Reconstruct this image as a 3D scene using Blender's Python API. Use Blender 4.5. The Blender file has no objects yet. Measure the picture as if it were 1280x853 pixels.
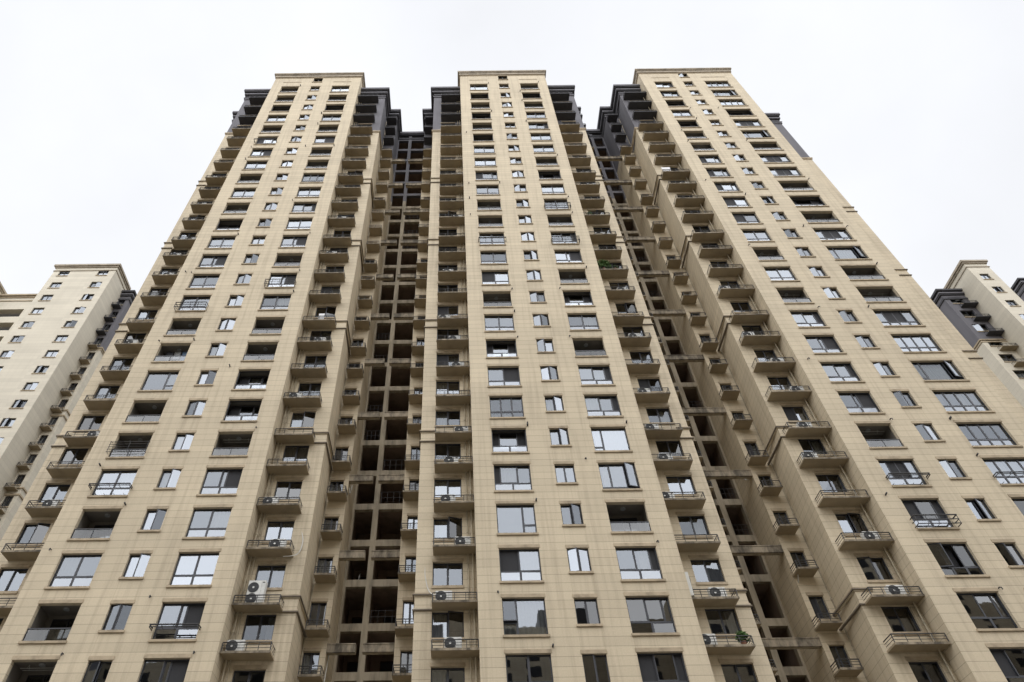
import bpy, bmesh, math, random
from mathutils import Vector, Matrix
random.seed(7)
S = bpy.context.scene
COL = S.collection
H0 = 17.66                      # height of the lowest fully seen bay sill above the ground
# ------------------------------------------------------------------ camera
cam_d = bpy.data.cameras.new("camera"); cam = bpy.data.objects.new("camera", cam_d); COL.objects.link(cam)
R_ = Vector((0.99991717, 0.00960761, -0.00856422)); U_ = Vector((0.01287059, -0.74641594, 0.66535524))
F_ = R_.cross(U_); F_ = -F_
F_ = Vector((0.0, 0.66541035, 0.74647777))
cam.matrix_world = Matrix(((R_.x, U_.x, -F_.x, 0.0), (R_.y, U_.y, -F_.y, -34.847),
                           (R_.z, U_.z, -F_.z, 1.6), (0, 0, 0, 1)))
cam_d.sensor_width = 36; cam_d.lens = 36 * 853 / 1280
cam_d.shift_x = (640 - 569.94) / 1280; cam_d.shift_y = 0
cam_d.clip_start = 0.1; cam_d.clip_end = 5000
S.camera = cam
# ------------------------------------------------------------------ sky and sun (bright overcast)
W = bpy.data.worlds.new("World"); S.world = W; W.use_nodes = True
nt = W.node_tree; nt.nodes.clear()
out = nt.nodes.new("ShaderNodeOutputWorld")
sky = nt.nodes.new("ShaderNodeTexSky"); sky.sky_type = 'NISHITA'; sky.sun_disc = False
SUN_EL, SUN_AZ = math.radians(58), math.radians(200)     # azimuth from north (+Y), clockwise
sky.sun_elevation = SUN_EL; sky.sun_rotation = SUN_AZ
bg1 = nt.nodes.new("ShaderNodeBackground"); bg1.inputs[1].default_value = 0.1
nt.links.new(sky.outputs[0], bg1.inputs[0])
# the cloud deck: brighter on the sun's side, with faint thicker and thinner places
tc = nt.nodes.new("ShaderNodeTexCoord"); sep = nt.nodes.new("ShaderNodeSeparateXYZ")
nt.links.new(tc.outputs['Generated'], sep.inputs[0])
mr = nt.nodes.new("ShaderNodeMapRange"); mr.inputs[1].default_value = 0.2; mr.inputs[2].default_value = -0.35   # brighter towards the veiled sun
mr.interpolation_type = 'SMOOTHSTEP'
mr.inputs[3].default_value = 1.1; mr.inputs[4].default_value = 2.45
nt.links.new(sep.outputs[1], mr.inputs[0])
nz = nt.nodes.new("ShaderNodeTexNoise"); nz.inputs['Scale'].default_value = 2.2; nz.inputs['Detail'].default_value = 5
nt.links.new(tc.outputs['Generated'], nz.inputs['Vector'])
mr2 = nt.nodes.new("ShaderNodeMapRange"); mr2.inputs[1].default_value = 0.3; mr2.inputs[2].default_value = 0.7
mr2.inputs[3].default_value = 0.925; mr2.inputs[4].default_value = 1.08
nt.links.new(nz.outputs[0], mr2.inputs[0])
mul = nt.nodes.new("ShaderNodeMath"); mul.operation = 'MULTIPLY'
nt.links.new(mr.outputs[0], mul.inputs[0]); nt.links.new(mr2.outputs[0], mul.inputs[1])
bg2 = nt.nodes.new("ShaderNodeBackground"); bg2.inputs[0].default_value = (0.965, 0.975, 1.0, 1)
nt.links.new(mul.outputs[0], bg2.inputs[1])
mx = nt.nodes.new("ShaderNodeMixShader"); mx.inputs[0].default_value = 0.85
nt.links.new(bg1.outputs[0], mx.inputs[1]); nt.links.new(bg2.outputs[0], mx.inputs[2])
nt.links.new(mx.outputs[0], out.inputs[0])
sd = bpy.data.lights.new("sun", 'SUN'); sd.energy = 0.6; sd.angle = math.radians(90); sd.color = (1.0, 0.96, 0.9)
sun = bpy.data.objects.new("sun", sd); COL.objects.link(sun)
dirv = Vector((math.sin(SUN_AZ) * math.cos(SUN_EL), math.cos(SUN_AZ) * math.cos(SUN_EL), math.sin(SUN_EL)))
sun.rotation_euler = dirv.to_track_quat('Z', 'Y').to_euler(); sun.location = (0, -60, 120)
VS = S.view_settings
VS.view_transform = 'Standard'; VS.look = 'None'; VS.gamma = 1.0; VS.exposure = 0.06
try: VS.use_curve_mapping = False
except Exception: pass
S.cycles.max_bounces = 8; S.cycles.transparent_max_bounces = 12; S.cycles.glossy_bounces = 4
S.cycles.caustics_reflective = False; S.cycles.caustics_refractive = False
S.cycles.use_denoising = True

# ------------------------------------------------------------------ materials
def newmat(name):
    m = bpy.data.materials.new(name); m.use_nodes = True
    n = m.node_tree; b = n.nodes['Principled BSDF']
    return m, n, b
def node(n, t, **kw):
    x = n.nodes.new(t)
    for k, v in kw.items(): setattr(x, k, v)
    return x
def math_(n, op, a, b=None):
    x = n.nodes.new("ShaderNodeMath"); x.operation = op
    for i, v in enumerate((a, b)):
        if v is None: continue
        if isinstance(v, (int, float)): x.inputs[i].default_value = v
        else: n.links.new(v, x.inputs[i])
    return x.outputs[0]
def rgb(c): return (c[0], c[1], c[2], 1)

def facing(name, c, course=0.5, z0=H0, joint=0.012, dirt=0.46, jdark=0.42, rough=0.75, streak=1.0):
    """stone facing in courses: thin sunk joints, slabs of slightly different tone, rain streaks"""
    m, n, b = newmat(name)
    g = node(n, "ShaderNodeNewGeometry"); s = node(n, "ShaderNodeSeparateXYZ"); n.links.new(g.outputs['Position'], s.inputs[0])
    z = math_(n, 'DIVIDE', math_(n, 'SUBTRACT', s.outputs[2], z0), course)
    fr = math_(n, 'ABSOLUTE', math_(n, 'SUBTRACT', math_(n, 'FRACT', z), 0.5))
    jm = math_(n, 'GREATER_THAN', fr, 0.5 - joint / course)
    # slab tone
    cell = math_(n, 'FLOOR', z)
    along = math_(n, 'ADD', s.outputs[0], math_(n, 'MULTIPLY', s.outputs[1], 1.0))
    cx = math_(n, 'FLOOR', math_(n, 'DIVIDE', along, 7.3))
    cmb = node(n, "ShaderNodeCombineXYZ"); n.links.new(cx, cmb.inputs[0]); n.links.new(cell, cmb.inputs[1])
    wn = node(n, "ShaderNodeTexWhiteNoise"); wn.noise_dimensions = '3D'; n.links.new(cmb.outputs[0], wn.inputs['Vector'])
    tone = math_(n, 'ADD', math_(n, 'MULTIPLY', wn.outputs['Value'], 0.10), 0.95)
    # streaks of rain dirt: long in z, short across
    mp = node(n, "ShaderNodeMapping"); mp.inputs['Scale'].default_value = (2.6, 2.6, 0.11); n.links.new(g.outputs['Position'], mp.inputs['Vector'])
    ns = node(n, "ShaderNodeTexNoise"); ns.inputs['Scale'].default_value = 1.0; ns.inputs['Detail'].default_value = 6; ns.inputs['Roughness'].default_value = 0.65
    n.links.new(mp.outputs[0], ns.inputs['Vector'])
    st = node(n, "ShaderNodeMapRange"); st.inputs[1].default_value = 0.48; st.inputs[2].default_value = 0.78; st.inputs[3].default_value = 0; st.inputs[4].default_value = dirt * streak
    n.links.new(ns.outputs[0], st.inputs[0])
    n2 = node(n, "ShaderNodeTexNoise"); n2.inputs['Scale'].default_value = 0.23; n2.inputs['Detail'].default_value = 4; n.links.new(g.outputs['Position'], n2.inputs['Vector'])
    bl = node(n, "ShaderNodeMapRange"); bl.inputs[1].default_value = 0.3; bl.inputs[2].default_value = 0.7; bl.inputs[3].default_value = 0.93; bl.inputs[4].default_value = 1.05
    n.links.new(n2.outputs[0], bl.inputs[0])
    n3 = node(n, "ShaderNodeTexNoise"); n3.inputs['Scale'].default_value = 14; n3.inputs['Detail'].default_value = 5; n.links.new(g.outputs['Position'], n3.inputs['Vector'])
    fi = node(n, "ShaderNodeMapRange"); fi.inputs[1].default_value = 0.3; fi.inputs[2].default_value = 0.7; fi.inputs[3].default_value = 0.95; fi.inputs[4].default_value = 1.05
    n.links.new(n3.outputs[0], fi.inputs[0])
    f = math_(n, 'MULTIPLY', math_(n, 'MULTIPLY', tone, bl.outputs[0]), fi.outputs[0])
    f = math_(n, 'MULTIPLY', f, math_(n, 'SUBTRACT', 1.0, math_(n, 'MULTIPLY', jm, jdark)))
    mc = node(n, "ShaderNodeMix"); mc.data_type = 'RGBA'
    mc.inputs[6].default_value = rgb(c); mc.inputs[7].default_value = rgb([c[0] * .42, c[1] * .38, c[2] * .36])
    n.links.new(st.outputs[0], mc.inputs[0])
    hs = node(n, "ShaderNodeVectorMath"); hs.operation = 'SCALE'; n.links.new(mc.outputs[2], hs.inputs[0]); n.links.new(f, hs.inputs['Scale'])
    n.links.new(hs.outputs[0], b.inputs['Base Color'])
    b.inputs['Roughness'].default_value = rough
    bp = node(n, "ShaderNodeBump"); bp.inputs['Strength'].default_value = 0.35; bp.inputs['Distance'].default_value = 0.01
    hh = math_(n, 'SUBTRACT', math_(n, 'MULTIPLY', n3.outputs[0], 0.25), jm)
    n.links.new(hh, bp.inputs['Height']); n.links.new(bp.outputs[0], b.inputs['Normal'])
    return m
def stained(name, c, dark=0.5, scale=1.2, lo=0.45, hi=0.75, rough=0.85, stretch=(1, 1, 1), fine=0.08, amt=1.0):
    m, n, b = newmat(name)
    g = node(n, "ShaderNodeNewGeometry"); mp = node(n, "ShaderNodeMapping"); mp.inputs['Scale'].default_value = stretch
    n.links.new(g.outputs['Position'], mp.inputs['Vector'])
    ns = node(n, "ShaderNodeTexNoise"); ns.inputs['Scale'].default_value = scale; ns.inputs['Detail'].default_value = 7; ns.inputs['Roughness'].default_value = 0.6
    n.links.new(mp.outputs[0], ns.inputs['Vector'])
    r = node(n, "ShaderNodeMapRange"); r.inputs[1].default_value = lo; r.inputs[2].default_value = hi; r.inputs[3].default_value = 0; r.inputs[4].default_value = amt
    n.links.new(ns.outputs[0], r.inputs[0])
    n3 = node(n, "ShaderNodeTexNoise"); n3.inputs['Scale'].default_value = 20; n3.inputs['Detail'].default_value = 4; n.links.new(g.outputs['Position'], n3.inputs['Vector'])
    oi = node(n, "ShaderNodeObjectInfo")
    v = math_(n, 'ADD', math_(n, 'MULTIPLY', oi.outputs['Random'], 0.14), 0.93)
    v = math_(n, 'MULTIPLY', v, math_(n, 'ADD', math_(n, 'MULTIPLY', n3.outputs[0], 2 * fine), 1 - fine))
    mc = node(n, "ShaderNodeMix"); mc.data_type = 'RGBA'
    mc.inputs[6].default_value = rgb(c); mc.inputs[7].default_value = rgb([x * dark for x in c]); n.links.new(r.outputs[0], mc.inputs[0])
    hs = node(n, "ShaderNodeVectorMath"); hs.operation = 'SCALE'; n.links.new(mc.outputs[2], hs.inputs[0]); n.links.new(v, hs.inputs['Scale'])
    n.links.new(hs.outputs[0], b.inputs['Base Color']); b.inputs['Roughness'].default_value = rough
    return m
def plain(name, c, rough=0.5, metal=0.0, spec=None):
    m, n, b = newmat(name); b.inputs['Roughness'].default_value = rough; b.inputs['Metallic'].default_value = metal
    g = node(n, "ShaderNodeNewGeometry")
    ns = node(n, "ShaderNodeTexNoise"); ns.inputs['Scale'].default_value = 9; ns.inputs['Detail'].default_value = 5; n.links.new(g.outputs['Position'], ns.inputs['Vector'])
    v = math_(n, 'ADD', math_(n, 'MULTIPLY', ns.outputs[0], 0.3), 0.85)
    col = node(n, "ShaderNodeRGB"); col.outputs[0].default_value = rgb(c)
    hs = node(n, "ShaderNodeVectorMath"); hs.operation = 'SCALE'; n.links.new(col.outputs[0], hs.inputs[0]); n.links.new(v, hs.inputs['Scale'])
    n.links.new(hs.outputs[0], b.inputs['Base Color'])
    return m
def glassmat(name, base, slope, tint, refl=(0.97, 0.985, 1.0), var=0.12):
    """coated window glass: mirror-like at a slant, dim see-through"""
    m = bpy.data.materials.new(name); m.use_nodes = True; n = m.node_tree; n.nodes.clear()
    o = node(n, "ShaderNodeOutputMaterial"); mix = node(n, "ShaderNodeMixShader")
    tr = node(n, "ShaderNodeBsdfTransparent"); tr.inputs[0].default_value = rgb(tint)
    gl = node(n, "ShaderNodeBsdfGlossy"); gl.inputs[0].default_value = rgb(refl); gl.inputs['Roughness'].default_value = 0.012
    fr = node(n, "ShaderNodeFresnel"); fr.inputs[0].default_value = 1.5
    oi = node(n, "ShaderNodeObjectInfo")
    g = node(n, "ShaderNodeNewGeometry")
    w = node(n, "ShaderNodeTexNoise"); w.inputs['Scale'].default_value = 1.1; w.inputs['Detail'].default_value = 2; n.links.new(g.outputs['Position'], w.inputs['Vector'])
    bp = node(n, "ShaderNodeBump"); bp.inputs['Strength'].default_value = 0.05; bp.inputs['Distance'].default_value = 0.02
    n.links.new(w.outputs[0], bp.inputs['Height']); n.links.new(bp.outputs[0], gl.inputs['Normal'])
    f = math_(n, 'ADD', math_(n, 'MULTIPLY', fr.outputs[0], slope), base)
    f = math_(n, 'ADD', f, math_(n, 'MULTIPLY', math_(n, 'SUBTRACT', oi.outputs['Random'], 0.5), 2 * var))
    cl = node(n, "ShaderNodeClamp"); n.links.new(f, cl.inputs[0]); cl.inputs[1].default_value = 0.05; cl.inputs[2].default_value = 0.95
    n.links.new(cl.outputs[0], mix.inputs[0]); n.links.new(tr.outputs[0], mix.inputs[1]); n.links.new(gl.outputs[0], mix.inputs[2])
    n.links.new(mix.outputs[0], o.inputs[0])
    return m

TAN = (0.545, 0.462, 0.33)
M = {}
M['stone'] = facing('cream_stone_facing', TAN)
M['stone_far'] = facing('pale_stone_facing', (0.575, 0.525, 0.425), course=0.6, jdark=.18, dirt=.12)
M['joint'] = plain('joint_mortar', (0.39, 0.325, 0.225), 0.9)
M['sill'] = stained('sill_stone', (0.42, 0.34, 0.235), 0.45, 1.6, 0.45, 0.8)
M['mould'] = stained('dark_moulding', (0.17, 0.14, 0.105), 0.5, 2.0)  # mottled dark brown for the thin lines of the bands
M['cornice'] = stained('cornice_stone', (0.38, 0.325, 0.25), 0.5, 1.4, 0.42, 0.8)
M['ledge'] = stained('painted_concrete', (0.31, 0.25, 0.165), 0.62, 0.9, 0.42, 0.85)
M['lip'] = stained('weathered_concrete_edge', (0.30, 0.25, 0.18), 0.25, 2.4, 0.36, 0.62, stretch=(1, 1, 0.4))
M['frame_concrete'] = stained('landing_concrete', (0.37, 0.315, 0.23), 0.4, 1.1, 0.42, 0.74, stretch=(2.2, 2.2, 0.35))
M['grey'] = stained('grey_paint', (0.14, 0.135, 0.148), 0.7, 0.8, 0.4, 0.8, stretch=(1.5, 1.5, 0.2))
M['greydark'] = stained('dark_grey_paint', (0.055, 0.054, 0.06), 0.7, 0.8, 0.4, 0.8)
M['frame'] = plain('charcoal_aluminium', (0.032, 0.034, 0.042), 0.45)
M['rail'] = plain('dark_painted_iron', (0.03, 0.029, 0.03), 0.55)
M['glass'] = glassmat('window_glass', 0.14, 1.15, (0.55, 0.57, 0.57), (0.86, 0.92, 1.0))
M['glass_low'] = glassmat('frosted_balustrade_glass', 0.22, 1.2, (0.5, 0.53, 0.53), (0.88, 0.93, 1.0), var=0.08)
M['glass_loggia'] = glassmat('balustrade_glass', 0.07, 0.9, (0.62, 0.66, 0.68), var=0.04)
M['glass_dark'] = glassmat('dim_glass', 0.06, 1.0, (0.35, 0.37, 0.37), var=0.05)
M['screen'] = plain('insect_screen', (0.022, 0.022, 0.025), 0.8)
M['room'] = stained('room_plaster', (0.22, 0.20, 0.175), 0.6, 0.6)
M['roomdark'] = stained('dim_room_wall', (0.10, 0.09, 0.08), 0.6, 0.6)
M['corridor'] = stained('landing_wall', (0.24, 0.175, 0.13), 0.5, 0.8, stretch=(1.5, 1.5, 0.4))
M['curtain'] = plain('white_curtain', (0.62, 0.62, 0.60), 0.9)
M['curtain_grey'] = plain('grey_blind', (0.33, 0.34, 0.35), 0.9)
M['pipe'] = stained('cream_pipe', (0.40, 0.345, 0.25), 0.5, 1.5)
M['ac'] = stained('white_appliance_paint', (0.66, 0.66, 0.63), 0.7, 3, 0.45, 0.8)
M['acdark'] = plain('dark_grille', (0.05, 0.052, 0.055), 0.6)
M['hose'] = plain('white_tube', (0.55, 0.54, 0.5), 0.6)
M['leaf'] = stained('leaf_green', (0.075, 0.15, 0.035), 0.5, 9)
M['pot'] = plain('clay_pot', (0.22, 0.10, 0.06), 0.8)
M['soil'] = plain('soil', (0.05, 0.035, 0.025), 0.95)
M['white'] = plain('white_cloth', (0.75, 0.75, 0.76), 0.9)
M['blue'] = plain('blue_plastic', (0.12, 0.19, 0.30), 0.5)
M['paving'] = stained('paving', (0.26, 0.25, 0.23), 0.7, 0.4)
M['ground'] = stained('ground', (0.17, 0.15, 0.115), 0.7, 0.05)
M['wood'] = stained('brown_door', (0.07, 0.045, 0.03), 0.6, 2, stretch=(4, 4, 0.4))

# ------------------------------------------------------------------ mesh builder
class MB:
    def __init__(s): s.v = []; s.f = []; s.m = []; s.mats = []
    def mi(s, k):
        if k not in s.mats: s.mats.append(k)
        return s.mats.index(k)
    def quad(s, a, b, c, d, k):
        i = len(s.v); s.v += [a, b, c, d]; s.f.append((i, i + 1, i + 2, i + 3)); s.m.append(s.mi(k))
    def box(s, x0, x1, y0, y1, z0, z1, k, bottom=None):
        p = [(x, y, z) for z in (z0, z1) for y in (y0, y1) for x in (x0, x1)]
        i = len(s.v); s.v += p
        for n_, q in enumerate(((0, 2, 3, 1), (4, 5, 7, 6), (0, 1, 5, 4), (2, 6, 7, 3), (0, 4, 6, 2), (1, 3, 7, 5))):
            s.f.append(tuple(i + j for j in q)); s.m.append(s.mi(bottom if (bottom and n_ == 0) else k))
    def hexa(s, p, k):            # 8 points ordered like box
        i = len(s.v); s.v += p
        for q in ((0, 2, 3, 1), (4, 5, 7, 6), (0, 1, 5, 4), (2, 6, 7, 3), (0, 4, 6, 2), (1, 3, 7, 5)):
            s.f.append(tuple(i + j for j in q)); s.m.append(s.mi(k))
    def tube(s, pts, r, k, n=8):
        pts = [Vector(p) for p in pts]; rings = []
        for j, p in enumerate(pts):
            t = (pts[min(j + 1, len(pts) - 1)] - pts[max(j - 1, 0)]).normalized()
            a = Vector((0, 0, 1)) if abs(t.z) < 0.9 else Vector((1, 0, 0))
            u = t.cross(a).normalized(); w = t.cross(u)
            base = len(s.v)
            for q in range(n):
                an = 2 * math.pi * q / n; s.v.append(tuple(p + r * (math.cos(an) * u + math.sin(an) * w)))
            rings.append(base)
        mi = s.mi(k)
        for a, b in zip(rings, rings[1:]):
            for q in range(n):
                s.f.append((a + q, a + (q + 1) % n, b + (q + 1) % n, b + q)); s.m.append(mi)
        s.f.append(tuple(rings[0] + q for q in range(n))); s.m.append(mi)
        s.f.append(tuple(rings[-1] + q for q in reversed(range(n)))); s.m.append(mi)
    def disc(s, c, r, axis, k, n=20, y1=None):
        base = len(s.v)
        for q in range(n):
            an = 2 * math.pi * q / n; s.v.append((c[0] + r * math.cos(an), c[1], c[2] + r * math.sin(an)))
        s.f.append(tuple(base + q for q in range(n))); s.m.append(s.mi(k))
    def mesh(s, name):
        me = bpy.data.meshes.new(name); me.from_pydata(s.v, [], s.f)
        for k in s.mats: me.materials.append(M[k])
        me.polygons.foreach_set('material_index', s.m); me.update()
        return me

WL = {}
def put(name, me, parent=None, w=(0, 0, 0), rot=None):
    """link a mesh (or an Empty) at world place w, under parent"""
    o = bpy.data.objects.new(name, me); COL.objects.link(o)
    w = Vector(w); WL[o] = w
    if parent is not None:
        o.parent = parent; o.location = w - WL[parent]
    else: o.location = w
    if rot: o.rotation_euler = rot
    return o
def tag(o, label, cat, group=None, kind=None):
    if label: o['label'] = label
    if cat: o['category'] = cat
    if group: o['group'] = group
    if kind: o['kind'] = kind
    return o
def Z(z): return z + H0

# ------------------------------------------------------------------ ground
g = MB(); g.quad((-900, -900, 0), (900, -900, 0), (900, 900, 0), (-900, 900, 0), 'ground')
tag(put('ground', g.mesh('ground')), None, None, None, 'structure')
g = MB(); g.box(-70, 80, -48, -2, 0.0, 0.12, 'paving')
tag(put('pavement', g.mesh('pavement')), None, None, None, 'structure')

# ------------------------------------------------------------------ wall with openings
def wall(mb, x0, x1, z0, z1, y, holes, k='stone', split=None, k2='grey', depth=0.25, krev=None):
    """front face at y (looking to -Y) with openings and their reveals"""
    xs = sorted({x0, x1, *[h[0] for h in holes], *[h[1] for h in holes]})
    zs = {z0, z1, *[h[2] for h in holes], *[h[3] for h in holes]}
    if split is not None: zs.add(split)
    zs = sorted(z for z in zs if z0 <= z <= z1)
    for a, b in zip(xs, xs[1:]):
        cz = None
        hh = [h for h in holes if h[0] <= (a + b) / 2 <= h[1]]
        run = None
        for c, d in zip(zs, zs[1:]):
            mz = (c + d) / 2
            inside = any(h[2] <= mz <= h[3] for h in hh)
            mat = k2 if (split is not None and mz > split) else k
            if not inside: mb.quad((a, y, c), (b, y, c), (b, y, d), (a, y, d), mat)
    for (a, b, c, d) in holes:
        mat = krev or (k2 if (split is not None and c > split) else k)
        e = y + depth
        mb.quad((a, y, c), (a, y, d), (a, e, d), (a, e, c), mat); mb.quad((b, y, c), (b, e, c), (b, e, d), (b, y, d), mat)
        mb.quad((a, y, d), (b, y, d), (b, e, d), (a, e, d), mat); mb.quad((a, y, c), (a, e, c), (b, e, c), (b, y, c), mat)
def side(mb, xa, ya, xb, yb, z0, z1, k='stone', split=None, k2='grey'):
    zz = [z0, split, z1] if (split and z0 < split < z1) else [z0, z1]
    for c, d in zip(zz, zz[1:]):
        mb.quad((xa, ya, c), (xb, yb, c), (xb, yb, d), (xa, ya, d), k2 if (split and (c + d) / 2 > split) else k)
def band(mb, x0, x1, y0, y1, z0, z1, p, left, right, k):
    """projecting band round the front (and sides asked for) of a block whose front is at y0"""
    mb.box(x0 - (p if left else 0), x1 + (p if right else 0), y0 - p, y0 + 0.05, z0, z1, k)
    if left: mb.box(x0 - p, x0 + 0.05, y0 + 0.05, y1, z0, z1, k)
    if right: mb.box(x1 - 0.05, x1 + p, y0 + 0.05, y1, z0, z1, k)

# ------------------------------------------------------------------ windows (meshes are made once per kind and shared)
GLZ = 0.165                        # glazing lies this far behind the wall face
CACHE = {}
def bars(mb, x0, x1, z0, z1, y, t=0.045, d=0.06, k='frame'):
    mb.box(x0, x1, y, y + d, z0, z0 + t, k); mb.box(x0, x1, y, y + d, z1 - t, z1, k)
    mb.box(x0, x0 + t, y, y + d, z0 + t, z1 - t, k); mb.box(x1 - t, x1, y, y + d, z0 + t, z1 - t, k)
def pane(mb, x0, x1, z0, z1, y, k, tilt):
    a, b = tilt
    mb.quad((x0, y - a - b, z0), (x1, y + a - b, z0), (x1, y + a + b, z1), (x0, y - a + b, z1), k)
def curtain_mesh(x0, x1, z0, z1, y, k):
    mb = MB(); n = max(4, int((x1 - x0) / 0.06)); ph = random.random() * 6
    pr = None
    for i in range(n + 1):
        x = x0 + (x1 - x0) * i / n; yy = y + 0.035 * math.sin(i * 1.7 + ph) + 0.01 * math.sin(i * .6)
        if pr: mb.quad((pr[0], pr[1], z0), (x, yy, z0), (x, yy, z1), (pr[0], pr[1], z1), k)
        pr = (x, yy)
    return mb
def layout(kind, w, h):
    """list of (x0,x1,z0,z1,type,y offset): g glass, l low glass, s screen, o empty, L/R open sash hinged left/right, T top-hung sash, C curtain behind"""
    lo = 0.70 if h > 1.8 else 0.0
    P = []
    n = 4 if w > 2.8 else 2
    if kind in ('A', 'B', 'C', 'D', 'K', 'DK', 'AR', 'AL', 'BC', 'CC', 'DM', 'A4d'):
        for i in range(n): P.append((w * i / n, w * (i + 1) / n, 0, lo, 'l', 0))
    if kind == 'A':
        for i in range(n): P.append((w * i / n, w * (i + 1) / n, lo, h, 'g', 0))
    if kind == 'B':
        a = w * .45; P += [(0, a, lo, h, 'g', 0), (a, a + w * .14, lo, h, 'g', .05), (a + w * .14, w, lo, h, 's', .08)]
    if kind == 'BC':
        a = w * .5; P += [(0, a, lo, h, 'g', 0), (a, w, lo, h, 's', .06)]
    if kind == 'C':
        a = w * .32; P += [(0, a, lo, h, 's', .08), (a, w * .76, lo, h, 'g', 0), (w * .76, w, lo, h, 'g', .05)]
    if kind == 'CC':
        a = w * .48; P += [(0, a, lo, h, 's', .06), (a, w, lo, h, 'g', 0)]
    if kind == 'AR':
        a = w * .44; P += [(0, a, lo, h, 'g', 0), (a, w * .82, lo, h, 'g', .05), (w * .82, w, lo, h, 's', .08)]
    if kind == 'AL':
        a = w * .17; P += [(0, a, lo, h, 's', .08), (a, w * .64, lo, h, 'g', 0), (w * .64, w, lo, h, 'g', .05)]
    if kind == 'D':      # glazing set far back in the opening
        P += [(0, w * .3, lo, h - .02, 's', .55), (w * .3, w * .72, lo, h - .02, 'g', .5), (w * .72, w, lo, h - .02, 'g', .55)]
    if kind == 'DM':
        P += [(0, w * .22, lo, h, 's', .4), (w * .22, w * .75, lo, h, 'g', .35), (w * .75, w, lo, h, 's', .4)]
    if kind == 'A4d':
        P += [(0, w * .25, lo, h, 'g', 0), (w * .25, w * .5, lo, h, 's', .06), (w * .5, w * .72, lo, h, 's', .06), (w * .72, w, lo, h, 'g', 0)]
    if kind == 'K':
        P += [(0, w * .44, lo, h, 'k', 0), (w * .44, w * .82, lo, h, 'k', .05), (w * .82, w, lo, h, 's', .06)]
        P = [(a, b, c, d, 'k', y) for a, b, c, d, t, y in P]
    if kind == 'DK':
        P += [(0, w * .36, lo, h, 's', .07), (w * .36, w * .8, lo, h, 'k', 0), (w * .8, w, lo, h, 's', .07)]
    if kind == 'E':
        if w > 2.8: P = [(0, w * .2, .42, h, 'g', 0), (0, w * .2, 0, .42, 'g', 0), (w * .2, w * .78, 0, h, 'g', 0), (w * .78, w, .42, h, 'R', 0), (w * .78, w, 0, .42, 'g', 0)]
        else: P = [(0, w * .68, 0, h, 'g', 0), (w * .68, w, .66, h, 'g', 0), (w * .68, w, 0, .66, 'g', 0)]
    if kind == 'H': P = [(0, w * .32, .75, h, 'T', 0), (0, w * .32, 0, .75, 'g', 0), (w * .32, w, 0, h, 'gC', 0)]
    if kind == 'H2': P = [(0, w * .28, .45, h, 'g', 0), (0, w * .28, 0, .45, 'g', 0), (w * .28, w, 0, h, 'gC', 0)]
    if kind == 'G3':
        for i in range(3): P += [(w * i / 3, w * (i + 1) / 3, lo, h, 'g', 0), (w * i / 3, w * (i + 1) / 3, 0, lo, 'g', 0)]
    if kind == 'GR':
        for i in range(3): P += [(w * i / 3, w * (i + 1) / 3, 0, .25, 'l', 0)]
        P += [(0, w * .28, .25, h, 'g', 0), (w * .28, w * .7, .25, h, 'g', 0), (w * .7, w, .25, h, 'R', 0)]
    if kind == 'GL':
        for i in range(3): P += [(w * i / 3, w * (i + 1) / 3, 0, .6, 'k', 0)]
        P += [(0, w * .36, .6, h, 'Lk', 0), (w * .36, w * .64, .6, h, 's', .3), (w * .64, w, .6, h, 'k', 0)]
    # small casements
    if kind in ('c', 'cL', 'cR', 'cB', 'cd', 'cdL'):
        t = 'k' if 'd' in kind else 'g'
        l = ('L' if kind in ('cL', 'cB', 'cdL') else '') ; r = ('R' if kind in ('cR', 'cB') else '')
        P = [(0, w / 2, 0, h, (l + ('k' if t == 'k' else '')) if l else t, 0), (w / 2, w, 0, h, r if r else t, 0)]
    # sliding windows in the recesses
    if kind == 'w': P = [(0, w / 2, 0, h, 'g', 0), (w / 2, w, 0, h, 'g', .04)]
    if kind == 'wd': P = [(0, w / 2, 0, h, 'k', 0), (w / 2, w, 0, h, 'k', .04)]
    if kind == 'wR': P = [(0, w / 2, 0, h, 'g', 0), (w / 2, w, 0, h, 'Rk', 0)]
    if kind == 'wL': P = [(0, w / 2, 0, h, 'L', 0), (w / 2, w, 0, h, 'k', 0)]
    if kind == 'wC': P = [(0, w / 2, 0, h, 'gC', 0), (w / 2, w, 0, h, 'g', .04)]
    if kind == 'ws': P = [(0, w / 2, 0, h, 's', .04), (w / 2, w, 0, h, 'g', 0)]
    return P
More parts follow.
